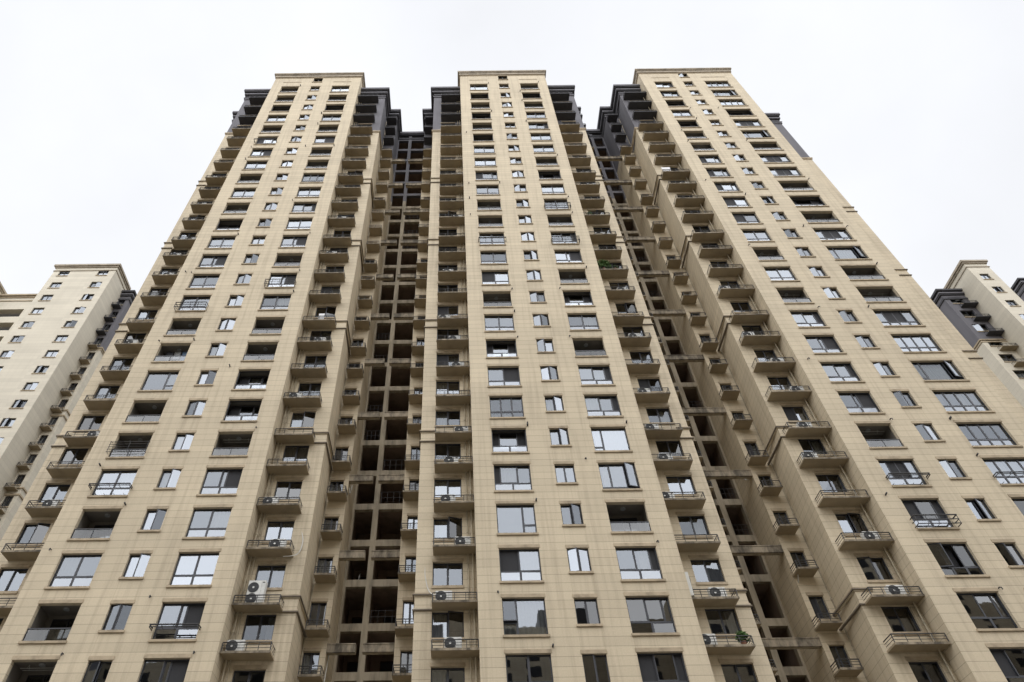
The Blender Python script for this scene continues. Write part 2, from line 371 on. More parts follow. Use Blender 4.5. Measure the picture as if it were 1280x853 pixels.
def win_meshes(kind, w, h, v):
    key = (kind, round(w, 3), round(h, 3), v)
    if key in CACHE: return CACHE[key]
    rs = random.Random(hash((kind, round(w * 100), v)) & 0xffff)
    rs = random.Random(sum(map(ord, kind)) * 31 + int(w * 100) * 7 + v)
    fr, gl, sc, cu, sash = MB(), MB(), [], MB(), []
    dp = max([p[5] for p in layout(kind, w, h) if p[4] != 'l'] or [0])
    bars(fr, 0, w, 0, h, 0, 0.065, 0.085)
    for (x0, x1, z0, z1, t, y) in layout(kind, w, h):
        if t in ('L', 'R', 'T', 'Lk', 'Rk'):
            s1, s2 = MB(), MB()
            pw, ph = x1 - x0, z1 - z0
            ang = math.radians(rs.choice([9, 12, 16, 20]))
            gk = 'glass_dark' if 'k' in t else 'glass'
            if t[0] == 'L': bars(s1, 0, pw, 0, ph, -.02, .06, .05); pane(s2, .05, pw - .05, .05, ph - .05, 0, gk, (0, 0)); piv = (x0, -.01, z0); rot = (0, 0, -ang)
            elif t[0] == 'R': bars(s1, -pw, 0, 0, ph, -.02, .06, .05); pane(s2, -pw + .05, -.05, .05, ph - .05, 0, gk, (0, 0)); piv = (x1, -.01, z0); rot = (0, 0, ang)
            else: bars(s1, 0, pw, -ph, 0, -.02, .05, .05); pane(s2, .05, pw - .05, -ph + .05, -.05, 0, gk, (0, 0)); piv = (x0, -.01, z1); rot = (-ang * .6, 0, 0)
            sash.append((s1.mesh('sash'), s2.mesh('pane'), piv, rot)); continue
        if t[0] == 'R' or t[0] == 'L':
            pass
        if t == 's': bars(fr, x0, x1, z0, z1, y, .035, .03); q = MB(); pane(q, x0 + .03, x1 - .03, z0 + .03, z1 - .03, y + .02, 'screen', (0, 0)); sc.append(q.mesh('screen')); continue
        k = {'g': 'glass', 'l': 'glass_low', 'k': 'glass_dark'}[t[0]]
        bars(fr, x0, x1, z0, z1, y + .01, .06, .05)
        pane(gl, x0 + .04, x1 - .04, z0 + .04, z1 - .04, y + .035, k, (rs.uniform(-.006, .006), rs.uniform(-.008, .008)))
        if t == 'l' or t[0] == 'l':
            pass
        want = 'C' in t or (t[0] == 'g' and rs.random() < .42)
        if want:
            kk = rs.choice(['curtain', 'curtain', 'curtain_grey'])
            f0 = rs.choice([0, 0, .35]) if 'C' not in t else 0
            c_ = curtain_mesh(x0 + .03 + f0 * (x1 - x0), x1 - .03, z0 + .05, z1 - .02, y + .25 + rs.random() * .1, kk)
            off = len(cu.v); cu.v += c_.v; cu.f += [tuple(i + off for i in f) for f in c_.f]; mi = cu.mi(kk); cu.m += [mi] * len(c_.f)
    if dp > .3:        # side cheeks of the set-back glazing
        fr.box(0.0, w, dp - .04, dp + .06, 0.66, .72, 'frame')
    res = (fr.mesh('window'), gl.mesh('pane') if gl.f else None, sc, cu.mesh('curtain') if cu.f else None, sash)
    CACHE[key] = res
    return res
def window(parent, name, x, y, z, w, h, kind, v=0):
    fr, gl, sc, cu, sash = win_meshes(kind, w, h, v)
    o = put(name, fr, parent, (x, y + GLZ, z))
    if gl: put('pane', gl, o, (x, y + GLZ, z))
    for q in sc: put('screen', q, o, (x, y + GLZ, z))
    if cu: put('curtain', cu, o, (x, y + GLZ, z))
    for s1, s2, piv, rot in sash:
        me = CACHE.get((s1.name, 'j'))
        if me is None:
            me = s1.copy(); bm = bmesh.new(); bm.from_mesh(s1); bm2 = len(bm.verts)
            bm.from_mesh(s2)
            me.materials.append(s2.materials[0])
            bm.faces.ensure_lookup_table(); bm.faces[-1].material_index = 1
            bm.to_mesh(me); bm.free(); CACHE[(s1.name, 'j')] = me
        put('sash', me, o, (x + piv[0], y + GLZ + piv[1], z + piv[2]), rot)
    return o
def trim_mesh(kind, w):
    key = (kind, round(w, 3))
    if key not in CACHE:
        mb = MB()
        if kind == 'sill': mb.box(-.07, w + .07, -.09, .10, -.125, 0, 'sill')
        if kind == 'lintel': mb.box(-.05, w + .05, -.03, .06, 0.003, .2, 'sill')
        if kind == 'wsill': mb.box(-.05, w + .05, -.06, .08, -.16, -.0, 'sill')
        CACHE[key] = mb.mesh(kind)
    return CACHE[key]

# open loggia: a real room behind a glass balustrade
def loggia(parent, x, y, z, w, h, v):
    key = ('loggia', round(w, 3), v)
    D = 1.55
    if key not in CACHE:
        rs = random.Random(v * 17 + int(w * 10))
        mb = MB(); y0 = .252
        e = .15
        mb.quad((-e, y0, h + .1), (w + e, y0, h + .1), (w + e, D, h + .1), (-e, D, h + .1), 'room')       # ceiling
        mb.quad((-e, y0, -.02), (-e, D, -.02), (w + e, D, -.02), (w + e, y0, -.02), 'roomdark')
        mb.quad((-e, y0, -.02), (-e, y0, h + .1), (-e, D, h + .1), (-e, D, -.02), 'room')
        mb.quad((w + e, y0, -.02), (w + e, D, -.02), (w + e, D, h + .1), (w + e, y0, h + .1), 'room')
        mb.quad((-e, D, -.02), (-e, D, h + .1), (w + e, D, h + .1), (w + e, D, -.02), 'room')
        for a, b in ((-e, 0), (w, w + e)): mb.quad((a, y0, -.02), (b, y0, -.02), (b, y0, h + .1), (a, y0, h + .1), 'room')
        mb.quad((0, y0, h), (w, y0, h), (w, y0, h + .1), (0, y0, h + .1), 'room')
        # sliding door in the back wall
        x0, x1 = (.25, w - .25)
        for a, b, yy in ((x0, (x0 + x1) / 2 + .03, D - .07), ((x0 + x1) / 2 - .03, x1, D - .11)):
            bars(mb, a, b, 0, h - .15, yy, .06, .05)
            mb.quad((a + .06, yy + .02, .06), (b - .06, yy + .02, .06), (b - .06, yy + .02, h - .21), (a + .06, yy + .02, h - .21), 'glass_dark')
        lamp = MB(); lamp.tube([(w * .5, .8, h + .1), (w * .5, .8, h + .03)], .16, 'curtain_grey', 14)
        rail = MB()
        n = 3 if w > 2.8 else 2
        rail.box(0, w, .06, .12, .68, .74, 'frame'); rail.box(0, w, .07, .11, .0, .04, 'frame')
        for i in range(n + 1):
            xx = min(max(w * i / n, .02), w - .02); rail.box(xx - .02, xx + .02, .07, .11, .04, .68, 'frame')
        gl = MB()
        for i in range(n): pane(gl, w * i / n + .02, w * (i + 1) / n - .02, .04, .68, .09, 'glass_loggia', (rs.uniform(-.004, .004), rs.uniform(-.006, .006)))
        rack = MB()
        if v % 3 == 1:
            rack.tube([(.15, .7, h - .12), (w - .15, .7, h - .12)], .012, 'ac', 6); rack.tube([(.15, .95, h - .12), (w - .15, .95, h - .12)], .012, 'ac', 6)
            for xx in (.5, w - .5): rack.tube([(xx, .82, h + .1), (xx, .7, h - .12)], .008, 'ac', 5); rack.tube([(xx, .82, h + .1), (xx, .95, h - .12)], .008, 'ac', 5)
        CACHE[key] = (mb.mesh('loggia'), rail.mesh('balustrade'), gl.mesh('pane'), lamp.mesh('ceiling_lamp'), rack.mesh('clothes_airer') if rack.f else None)
    a, b, c, l, r = CACHE[key]
    o = put('loggia', a, parent, (x, y, z))
    put('balustrade', b, o, (x, y, z)); put('pane', c, o, (x, y, z)); put('ceiling_lamp', l, o, (x, y, z))
    if r: put('clothes_airer', r, o, (x, y, z))
    return o

def rack(parent, x, y, z, w, style=0):
    key = ('rack', round(w, 2), style)
    if key not in CACHE:
        mb = MB(); d = .42 if style != 2 else .3
        if style == 2:     # horizontal bars across
            for k in range(5): mb.tube([(-.18, -d * .6, .35 + k * .2), (w + .1, -d * .6, .35 + k * .2)], .018, 'rail', 6)
            for xx in (-.12, w * .5, w + .04): mb.tube([(xx, 0, .35), (xx, -d * .6, .35), (xx, -d * .6, 1.2), (xx, 0, 1.25)], .018, 'rail', 6)
        else:
            top = .62; bot = .05 if style == 1 else .5
            for zz in ((top, bot, (top + bot) / 2) if style == 1 else (top, bot)):
                mb.tube([(-.1, 0, zz), (-.1, -d, zz), (w + .1, -d, zz), (w + .1, 0, zz)], .04 if zz == top else .028, 'rail', 6)
            for i in range(5):
                xx = -.08 + (w + .16) * i / 4; mb.tube([(xx, -d, bot), (xx, -d, top)], .02, 'rail', 6)
                mb.tube([(xx, -d, bot), (xx, -.02, bot)], .014, 'rail', 6)
        CACHE[key] = mb.mesh('drying_rack')
    return put('drying_rack', CACHE[key], parent, (x, y, z))

# ------------------------------------------------------------------ ledges with railings
def ledge_meshes(w, d, dark, ends):
    key = ('ledge', round(w, 2), round(d, 2), dark, ends)
    if key not in CACHE:
        mb = MB(); k = 'greydark' if dark else 'ledge'; kl = 'greydark' if dark else 'lip'
        mb.box(0, w, .03, d, 0, .1, k); mb.box(0, w, 0, .03, -.012, .11, kl)
        r = MB(); x0, x1 = .04, w - .04
        zt = .56
        for zz, rad in ((zt, .03), (.42, .016), (.27, .016)):
            pts = [(x0, .05, zz), (x1, .05, zz)]
            if 'l' in ends: pts = [(x0, d - .05, zz)] + pts
            if 'r' in ends: pts = pts + [(x1, d - .05, zz)]
            r.tube(pts, rad, 'rail', 6)
        n = max(2, int(w / .62))
        for i in range(n + 1):
            xx = x0 + (x1 - x0) * i / n
            r.tube([(xx, .05, .1), (xx, .05, zt)], .02 if 0 < i < n else .028, 'rail', 6)
        CACHE[key] = (mb.mesh('ledge'), r.mesh('railing'))
    return CACHE[key]

# ------------------------------------------------------------------ the three towers
TOPB = 77.75      # top of the bay wall
WTOP = 75.7       # top of the wings
GL1 = 62.7        # grey paint above this on the wings
JL = range(-3, 24)
def ledgez(j): return (2.15 if j % 4 == 0 else 2.55) + 3 * j

def tower(spec):
    T = put('apartment_tower', None, None, (spec['x0'] + 6, 0, 0))
    tag(T, spec['label'], 'apartment tower', 'beige apartment towers of the front row')
    X0, X1 = spec['x0'], spec['x1']
    rows = range(0, 28)
    # --- front bay wall
    holes = []
    cols = spec['cols']       # W, N, V : (x, w)
    for r in rows:
        b = 3 * (25 - r)
        if r >= 1:
            for c in 'WV': holes.append((cols[c][0], cols[c][0] + cols[c][1], Z(b + .12), Z(b + 2.18)))
        holes.append((cols['N'][0], cols['N'][0] + cols['N'][1], Z(b + .64), Z(b + 2.12)))
    mb = MB(); wall(mb, X0, X1, 0, Z(TOPB), 0, holes, depth=.26)
    side(mb, X0, 6, X0, 0, 0, Z(TOPB)); side(mb, X1, 0, X1, 6, 0, Z(TOPB))
    mb.box(X0 + .02, X1 - .02, .3, 6, Z(TOPB) - .3, Z(TOPB) - .01, 'stone')
    # upright joints of the spandrels
    for r in range(1, 28):
        b = 3 * (25 - r)
        for c in 'WV':
            x, w = cols[c]
            for xx in ((x, x + w / 2, x + w) if w < 2.8 else (x, x + w * .33, x + w * .67, x + w)):
                mb.box(xx - .006, xx + .006, -.002, .01, Z(b - .6), Z(b), 'joint')
        x, w = cols['N']
        for xx in (x, x + w): mb.box(xx - .006, xx + .006, -.002, .01, Z(b - .66), Z(b + .5), 'joint')
    put('bay_wall', mb.mesh('bay_wall'), T)
    mb = MB()
    kz = 'stone'
    band(mb, X0, X1, 0, 5, Z(77.0), Z(77.12), .05, 1, 1, 'sill')
    band(mb, X0, X1, 0, 5, Z(77.3), Z(77.75), .12, 1, 1, 'cornice')
    band(mb, X0, X1, 0, 5, Z(77.75), Z(77.95), .2, 1, 1, 'cornice')
    band(mb, X0, X1, 0, 5, Z(77.95), Z(78.25), .3, 1, 1, 'cornice')
    put('cornice', mb.mesh('cornice'), T)
    # --- rooms behind the bay: floor slabs, partitions, back wall
    mb = MB(); c = cols
    p1 = (c['W'][0] + c['W'][1] + c['N'][0]) / 2; p2 = (c['N'][0] + c['N'][1] + c['V'][0]) / 2
    for r in range(0, 29):
        b = 3 * (25 - r) + 2.42
        mb.box(X0 + .05, X1 - .05, .27, 4.2, Z(b), Z(b + .3), 'room')
    for xx in (X0 + .05, p1, p2, X1 - .11): mb.box(xx, xx + .06, .28, 4.2, Z(-9), Z(77), 'room')
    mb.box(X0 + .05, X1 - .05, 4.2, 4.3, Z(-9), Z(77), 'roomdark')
    put('interior', mb.mesh('interior'), T)
    # --- bay windows
    for c in 'WV':
        x, w = cols[c]
        for r in range(1, 28):
            code = spec[c][r - 1] if r - 1 < len(spec[c]) else 'A'
            rk = None
            if '+' in code: code, rk = code.split('+')
            b = Z(3 * (25 - r) + .12)
            if code == 'F': o = loggia(T, x, 0, b, w, 2.06, r % 5)
            else: o = window(T, 'window', x, 0, b, w, 2.06, code, r % 3)
            put('sill', trim_mesh('sill', w), o, (x, 0, b)); put('lintel', trim_mesh('lintel', w), o, (x, 0, b + 2.06))
            if rk: rack(T, x, 0, b, w, int(rk))
        mb = MB(); mb.box(x - .05, x + w + .05, -.03, .01, Z(75.55), Z(75.72), 'sill'); put('lintel', mb.mesh('lintel'), T)
    x, w = cols['N']
    for r in rows:
        b = Z(3 * (25 - r) + .64)
        code = spec['N'][r] if r < len(spec['N']) else 'c'
        code = {'c': 'c', 'L': 'cL', 'R': 'cR', 'B': 'cB', 'd': 'cd', 'D': 'cdL'}[code]
        o = window(T, 'casement_window', x, 0, b, w, 1.48, code, r % 4)
        put('sill', trim_mesh('sill', w), o, (x, 0, b)); put('lintel', trim_mesh('lintel', w), o, (x, 0, b + 1.48))
    # --- wings
    for wg in spec['wings']: wing(T, wg)
    # --- small hooks and pipe stubs beside the openings
    hk = CACHE.get('hook')
    if not hk:
        mb = MB(); mb.tube([(0, 0, 0), (0, -.14, 0), (.03, -.2, -.05), (.03, -.2, -.16)], .035, 'rail', 7); hk = CACHE['hook'] = mb.mesh('pipe_stub')
        mb = MB(); mb.tube([(0, 0, .0), (0, -.22, .03)], .05, 'rail', 8); CACHE['hook2'] = mb.mesh('pipe_stub')
    rs = random.Random(spec['seed'])
    for r in range(1, 27):
        for c in 'WV':
            if rs.random() < .45:
                x, w = cols[c]; xx = x + w + .14 if rs.random() < .6 else x - .2
                if rs.random() < .25: xx = x - .75
                put('pipe_stub', rs.choice([hk, CACHE['hook2']]), T, (xx, 0, Z(3 * (25 - r) + rs.choice([2.35, 2.5, 2.45, -.5]))))
    return T

def wing(T, g):
    """a recessed wing: wall, windows over ledges with railings, drainpipes, bands, stepped top"""
    x0, x1, y = g['x0'], g['x1'], g['y']
    top = g.get('top', WTOP); yb = g.get('yb', y + 3)
    xb0, xb1 = g.get('xb0', x0), g.get('xb1', x1)
    mb = MB(); holes = []
    if 'win' in g:
        wx, ww = g['win']
        for j in JL:
            zb = 3 * j + g['wz']
            if zb + g['wh'] < 72.8: holes.append((wx, wx + ww, Z(zb), Z(zb + g['wh'])))
    wall(mb, x0, x1, 0, Z(top), y, holes, split=Z(GL1), depth=.22)
    side(mb, xb0, yb, x0, y, 0, Z(top), split=Z(GL1)); side(mb, x1, y, xb1, yb, 0, Z(top), split=Z(GL1))
    mb.box(min(x0, xb0) + .02, max(x1, xb1) - .02, y + .25, yb, Z(top) - .3, Z(top) - .02, 'grey')
    put('wing_wall', mb.mesh('wing_wall'), T)
    l, r = g['outer']
    mb = MB()
    if g.get('plain_top') is None:
        for za, zb, p, k in ((73.15, 73.5, .10, 'grey'), (73.5, 73.62, .17, 'greydark'), (74.35, 74.5, .18, 'greydark'), (74.5, 74.8, .26, 'grey'), (75.1, 75.3, .34, 'greydark'), (75.3, 75.75, .46, 'grey')):
            band(mb, x0, x1, y, yb, Z(za), Z(zb), p, l, r, k)
        put('cornice', mb.mesh('cornice'), T)
    # bands
    bx0, bx1 = g['band']
    if bx1 > bx0:
        for k in range(-1, 6):
            mb = MB()
            zz = 12 * k + 3
            if k == 5:
                band(mb, bx0, bx1, y, yb, Z(zz - .3), Z(zz - .12), .07, l, r, 'sill'); band(mb, bx0, bx1, y, yb, Z(zz - .12), Z(zz + .06), .13, l, r, 'sill')
            else:
                for za, zb, p, kk in ((-.84, -.77, .10, 'mould'), (-.77, -.66, .05, 'stone'), (-.02, .05, .05, 'stone'), (.05, .11, .12, 'mould'), (.11, .19, .09, 'sill')):
                    band(mb, bx0, bx1, y, yb, Z(zz + za), Z(zz + zb), p, l, r, kk)
            put('moulding', mb.mesh('moulding'), T)
    # rooms
    if 'win' in g:
        mb = MB(); a, b = max(x0, xb0) + .06, min(x1, xb1) - .06
        ya, yb2 = y + .23, yb - .1
        for j in range(-3, 25): mb.box(a, b, ya, yb2, Z(3 * j + g['wz'] + g['wh'] + .2), Z(3 * j + g['wz'] + g['wh'] + .5), 'room')
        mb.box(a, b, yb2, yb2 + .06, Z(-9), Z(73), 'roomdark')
        mb.box(a, a + .05, ya, yb2, Z(-9), Z(73), 'room'); mb.box(b - .05, b, ya, yb2, Z(-9), Z(73), 'room')
        put('interior', mb.mesh('interior'), T)
        rs = random.Random(g['seed'])
        wx, ww = g['win']
        for j in JL:
            zb = 3 * j + g['wz']
            if zb + g['wh'] >= 72.8: continue
            kind = g.get('kinds', {}).get(j) or rs.choice(g.get('pool', ['w', 'w', 'w', 'wd', 'wC', 'wR', 'w', 'ws']))
            o = window(T, 'sliding_window', wx, y, Z(zb), ww, g['wh'], kind, j % 3)
            put('sill', trim_mesh('wsill', ww), o, (wx, y, Z(zb))); put('lintel', trim_mesh('lintel', ww), o, (wx, y, Z(zb + g['wh'])))
    if 'ledge' in g:
        lx0, lx1, ly = g['ledge']
        for j in JL:
            dark = ledgez(j) > 64
            a, b = ledge_meshes(lx1 - lx0, y - ly + .02, dark, g['ends'])
            o = put('ledge', a, T, (lx0, ly, Z(ledgez(j)))); put('railing', b, o, (lx0, ly, Z(ledgez(j))))
    for (px, off, rad) in g.get('pipes', []):
        mb = MB(); mb.tube([(px, y - off, 0), (px, y - off, Z(72.5))], rad, 'pipe', 10)
        for j in range(-5, 24): mb.tube([(px, y - off, Z(3 * j + 1.0)), (px, y - off, Z(3 * j + 1.12))], rad + .02, 'pipe', 10)
        # short branch to the wall on every floor
        for j in range(-5, 24): mb.tube([(px, y - off, Z(3 * j + .4)), (px - .0, y + .02, Z(3 * j + .5))], .03, 'pipe', 6)
        put('drainpipe', mb.mesh('drainpipe'), T)

W1 = dict(y=1.32, yb=4.35, wz=.63, wh=1.5)
W2 = dict(y=4.35, yb=7.2, wz=-.1, wh=1.45, pool=['wd', 'wd', 'ws', 'wd', 'w', 'wC'])
def D(*ds, **kw):
    r = {}
    for d in ds: r.update(d)
    r.update(kw); return r
left = tower(dict(seed=3, x0=-24.0, x1=-12.37, label='leftmost of the three tall beige apartment towers', cols=dict(W=(-22.68, 2.33), N=(-18.78, 1.22), V=(-15.99, 2.33)),
    W='F F D A F C+0 B A F A F D A B A A+1 F F E F F+2 A+0 F A F F A'.split(),
    V='A F D A F BC F F G3 A AR A B F B+1 A F F D D F B A A B+0 B A'.split(),
    N='ccRBRRBRBRRBRcRBRBRRBRRRRBLc',
    wings=[D(W1, x0=-27.65, x1=-24.0, win=(-26.75, 1.65), ledge=(-26.55, -24.0, .32), ends='l', outer=(1, 0), band=(-27.65, -26.75), seed=11, pool=['w', 'w', 'wR', 'w', 'wd'], pipes=[(-24.35, .12, .05)], kinds={0: 'w', 1: 'w', 2: 'wR'}),
           D(W1, x0=-12.37, x1=-9.0, xb1=-9.06, win=(-11.75, 1.68), ledge=(-12.35, -9.75, .32), ends='r', outer=(0, 1), band=(-10.05, -9.0), seed=12, pipes=[(-12.2, .12, .055), (-11.98, .1, .04)], kinds={-1: 'wd', 0: 'w', 1: 'w', 2: 'w', 3: 'wd', -2: 'wR'}),
           D(W2, x0=-9.06, x1=-7.66, win=(-8.97, .97), ledge=(-8.86, -7.58, 3.3), ends='r', outer=(0, 1), band=(0, 0), seed=13, pipes=[(-9.0, .06, .04)]),
           dict(y=4.35, yb=7.2, x0=-29.95, x1=-27.65, outer=(1, 0), band=(0, 0))]))
middle = tower(dict(seed=4, x0=1.0, x1=12.5, label='middle of the three tall beige apartment towers, between the two recessed landings', cols=dict(W=(2.29, 2.31), N=(6.16, 1.24), V=(8.94, 2.33)),
    W='H2 D F DM F D A A C A F F A+0 A CC F A DM BC G3 DM AL E CC H A A'.split(),
    V='F DM F A AR A A F DM A A+1 F AR+1 B F DM A F AR AR H2 GR F AR K DK A'.split(),
    N='ccRBLcLRLBLRRBRBLBLBRRcRBdDc',
    wings=[D(W1, x0=-2.5, x1=1.0, win=(-1.52, 1.75), ledge=(-1.5, 1.0, .32), ends='l', outer=(1, 0), band=(-2.5, -1.52), seed=21, pipes=[(.82, .12, .055), (.55, .1, .04)], kinds={-1: 'w', 0: 'wR', 1: 'w', 2: 'wR', 3: 'wC', -2: 'w'}),
           D(W1, x0=12.5, x1=16.05, win=(13.5, 1.68), ledge=(12.5, 15.2, .32), ends='r', outer=(0, 1), band=(15.18, 16.05), seed=22, pipes=[(12.72, .12, .055)], kinds={-1: 'wd', 0: 'w', 1: 'w', 2: 'w', -2: 'wL', 3: 'w'}),
           D(W2, x0=-3.76, x1=-2.5, win=(-3.4, .85), ledge=(-3.72, -2.5, 3.3), ends='l', outer=(1, 0), band=(0, 0), seed=23, pool=['ws', 'w', 'wC', 'w', 'wd']),
           D(W2, x0=16.05, x1=17.2, win=(16.15, .85), ledge=(16.05, 17.25, 3.3), ends='r', outer=(0, 1), band=(0, 0), seed=24)]))
right = tower(dict(seed=5, x0=25.25, x1=37.8, label='rightmost of the three tall beige apartment towers, with a column of wider four-pane windows', cols=dict(W=(26.74, 2.3), N=(30.56, 1.22), V=(33.4, 3.1)),
    W='AR AL DM A DM F F C C C CC CC A F A F AR B AR B F A4d+0 DK+1 GL K DK A'.split(),
    V='A E A DM A4d E F A4d A4d F DM F A4d E F F A4d A E A A A+0 K A A A A'.split(),
    N='LcLLLcLLLLLRLLLLLLLLLBLRDLLL',
    wings=[D(W1, x0=22.18, x1=25.25, xb0=22.45, win=(23.2, 1.62), ledge=(22.38, 25.25, .32), ends='l', outer=(1, 0), band=(22.18, 23.2), seed=31, pipes=[(25.05, .12, .055), (24.92, .3, .04)], kinds={-2: 'wd', -1: 'wd', 0: 'wd', 1: 'wL', 2: 'wR', 3: 'w', 4: 'w'}),
           D(W2, x0=20.75, x1=22.45, win=(21.08, .93), ledge=(20.65, 21.92, 3.3), ends='l', outer=(1, 0), band=(0, 0), seed=32, pool=['wd', 'wd', 'ws'], pipes=[(22.4, .06, .04)]),
           dict(y=5.6, yb=9, x0=37.8, x1=45.0, outer=(0, 1), band=(37.8, 45.0))]))

# ------------------------------------------------------------------ the recessed landings between the towers
def landing(x0, x1, mull, posts, label, slabs):
    L = put('landing_frame', None, None, ((x0 + x1) / 2, 7.2, 0))
    tag(L, label, 'stair landing', 'open landings between the towers')
    yf = 7.2; GLF = 56.5
    mb = MB()
    def seg(xa, xb, ya, yb, za, zb):
        for c, d, k in ((za, min(zb, GLF), 'frame_concrete'), (max(za, GLF), zb, 'grey')):
            if d > c: mb.box(xa, xb, ya, yb, Z(c), Z(d), k)
    seg(mull[0], mull[1], yf - .02, yf + .4, -17.6, 75.0)
    for a, b in posts: seg(a, b, yf - .01, yf + .4, -17.6, 75.0)
    put('post', mb.mesh('post'), L)
    bmk = {}
    xs = [x0] + [v for p in sorted(posts + [mull]) for v in p] + [x1]
    for j in range(-4, 25):
        for a, b in ((x0, mull[0]), (mull[1], x1)):
            zt = 1.35 + 3 * j
            key = ('beam', round(b - a, 2), zt > GLF)
            if key not in CACHE:
                m2 = MB(); k = 'grey' if zt > GLF else 'frame_concrete'
                m2.box(0, b - a, 0.003, .35, -.5, 0, k); CACHE[key] = m2.mesh('beam')
            put('beam', CACHE[key], L, (a, yf, Z(zt)))
    # deep front slabs on every second floor
    for j in range(-2, 11):
        zb = 1.3 + 6 * j
        if zb > 62: continue
        for a, b in slabs:
            key = ('slab', round(b - a, 2))
            if key not in CACHE:
                m2 = MB(); m2.box(0, b - a, .14, .38, .0, .5, 'frame_concrete'); m2.box(0, b - a, 0, .14, 0, .5, 'lip'); m2.box(0, b - a, -.03, .02, .43, .5, 'lip'); CACHE[key] = m2.mesh('slab')
            put('slab', CACHE[key], L, (a, 4.37, Z(zb)))
    # landings behind: floors, back wall with dark doorways, side walls
    mb = MB()
    for j in range(-4, 25): mb.box(x0, x1, yf + .4, 10.6, Z(.95 + 3 * j), Z(1.25 + 3 * j), 'corridor')
    mb.box(x0, x1, 10.6, 10.8, Z(-17.6), Z(74), 'corridor')
    mb.box(x0 - .2, x0, yf, 10.6, Z(-17.6), Z(74), 'corridor'); mb.box(x1, x1 + .2, yf, 10.6, Z(-17.6), Z(74), 'corridor')
    mb.box((mull[0] + mull[1]) / 2 - .1, (mull[0] + mull[1]) / 2 + .1, yf + .4, 10.6, Z(-17.6), Z(74), 'corridor')
    put('landing_room', mb.mesh('landing_room'), L)
    for j in range(-3, 24):
        for a, b in ((x0, mull[0]), (mull[1], x1)):
            key = ('ldoor',)
            if key not in CACHE:
                m2 = MB(); m2.box(0, .95, 0, .06, 0, 2.05, 'screen'); bars(m2, -.06, 1.01, 0, 2.12, -.03, .06, .08, 'wood'); CACHE[key] = m2.mesh('door')
            put('door', CACHE[key], L, ((a + b) / 2 - .4, 10.5, Z(1.25 + 3 * j)))
    mb = MB(); mb.box(x0, x1, yf, 10.8, Z(74.2), Z(75), 'grey')
    for za, zb, p, k in ((73.2, 73.6, .08, 'greydark'), (74.2, 74.45, .2, 'greydark'), (74.45, 75.0, .35, 'grey')):
        mb.box(x0, x1, yf - p, yf, Z(za), Z(zb), k)
    put('parapet', mb.mesh('parapet'), L)
    rl = random.Random(int(x0 * 10) + 90)
    for j in range(-4, 24):
        for a, b in ((x0, mull[0]), (mull[1], x1)):
            q = rl.random()
            if q < .22:
                mb = MB(); hh = rl.choice([.9, 1.0, 1.1])
                for zz in (hh, hh * .55): mb.tube([(a, yf + .15, Z(1.35 + 3 * j + zz)), (b, yf + .15, Z(1.35 + 3 * j + zz))], .02, 'rail', 6)
                for k in range(5):
                    xx = a + .1 + (b - a - .2) * k / 4; mb.tube([(xx, yf + .15, Z(1.35 + 3 * j)), (xx, yf + .15, Z(1.35 + 3 * j + hh))], .014, 'rail', 5)
                put('railing', mb.mesh('railing'), L)
            if q > .85:
                mb = MB(); x = rl.uniform(a + .3, b - .3)
                mb.tube([(x, 10.55, Z(3.7 + 3 * j)), (x + .05, 9.9, Z(3.3 + 3 * j)), (x + .2, 8.6, Z(2.4 + 3 * j)), (x + .15, 8.1, Z(1.35 + 3 * j))], .035, 'hose', 6); put('hose', mb.mesh('hose'), L)
    return L
landA = landing(-7.66, -3.76, (-6.17, -5.77), [(-7.66, -7.5), (-4.0, -3.76)], 'open concrete landing frame recessed between the left and middle towers, seen head-on', [(-7.66, -6.0), (-5.6, -3.76)])
landB = landing(17.2, 20.75, (18.95, 19.35), [(17.2, 17.4), (20.6, 20.75)], 'open concrete landing frame half hidden between the middle and right towers', [(17.2, 20.75)])

# ------------------------------------------------------------------ towers further off
def far_window(T, x, y, z, w, h, kind, v):
    o = window(T, 'window', x, y, z, w, h, kind, v)
    put('sill', trim_mesh('sill', w), o, (x, y, z)); return o
def far_bay(T, x0, x1, y, yb, top, wins, zs, w=1.6, h=1.4, k='stone_far', seed=1):
    rs = random.Random(seed); mb = MB()
    holes = [(x, x + w, zz, zz + h) for x in wins for zz in zs]
    wall(mb, x0, x1, 0, top, y, holes, k=k); side(mb, x0, yb, x0, y, 0, top, k); side(mb, x1, y, x1, yb, 0, top, k)
    mb.quad((x0, y, top), (x1, y, top), (x1, yb, top), (x0, yb, top), k)
    mb.box(x0 + .05, x1 - .05, y + .9, y + 1.0, 4, top - .1, 'roomdark')
    put('bay_wall', mb.mesh('bay_wall'), T)
    mb = MB()
    band(mb, x0, x1, y, yb, top - 1.25, top - 1.1, .10, 1, 1, 'cornice'); band(mb, x0, x1, y, yb, top - .45, top - .2, .16, 1, 1, 'cornice'); band(mb, x0, x1, y, yb, top - .2, top + .15, .34, 1, 1, 'cornice')
    put('cornice', mb.mesh('cornice'), T)
    for x in wins:
        for zz in zs: far_window(T, x, y, zz, w, h, rs.choice(['c', 'c', 'c', 'cL', 'cR']), rs.randrange(3))
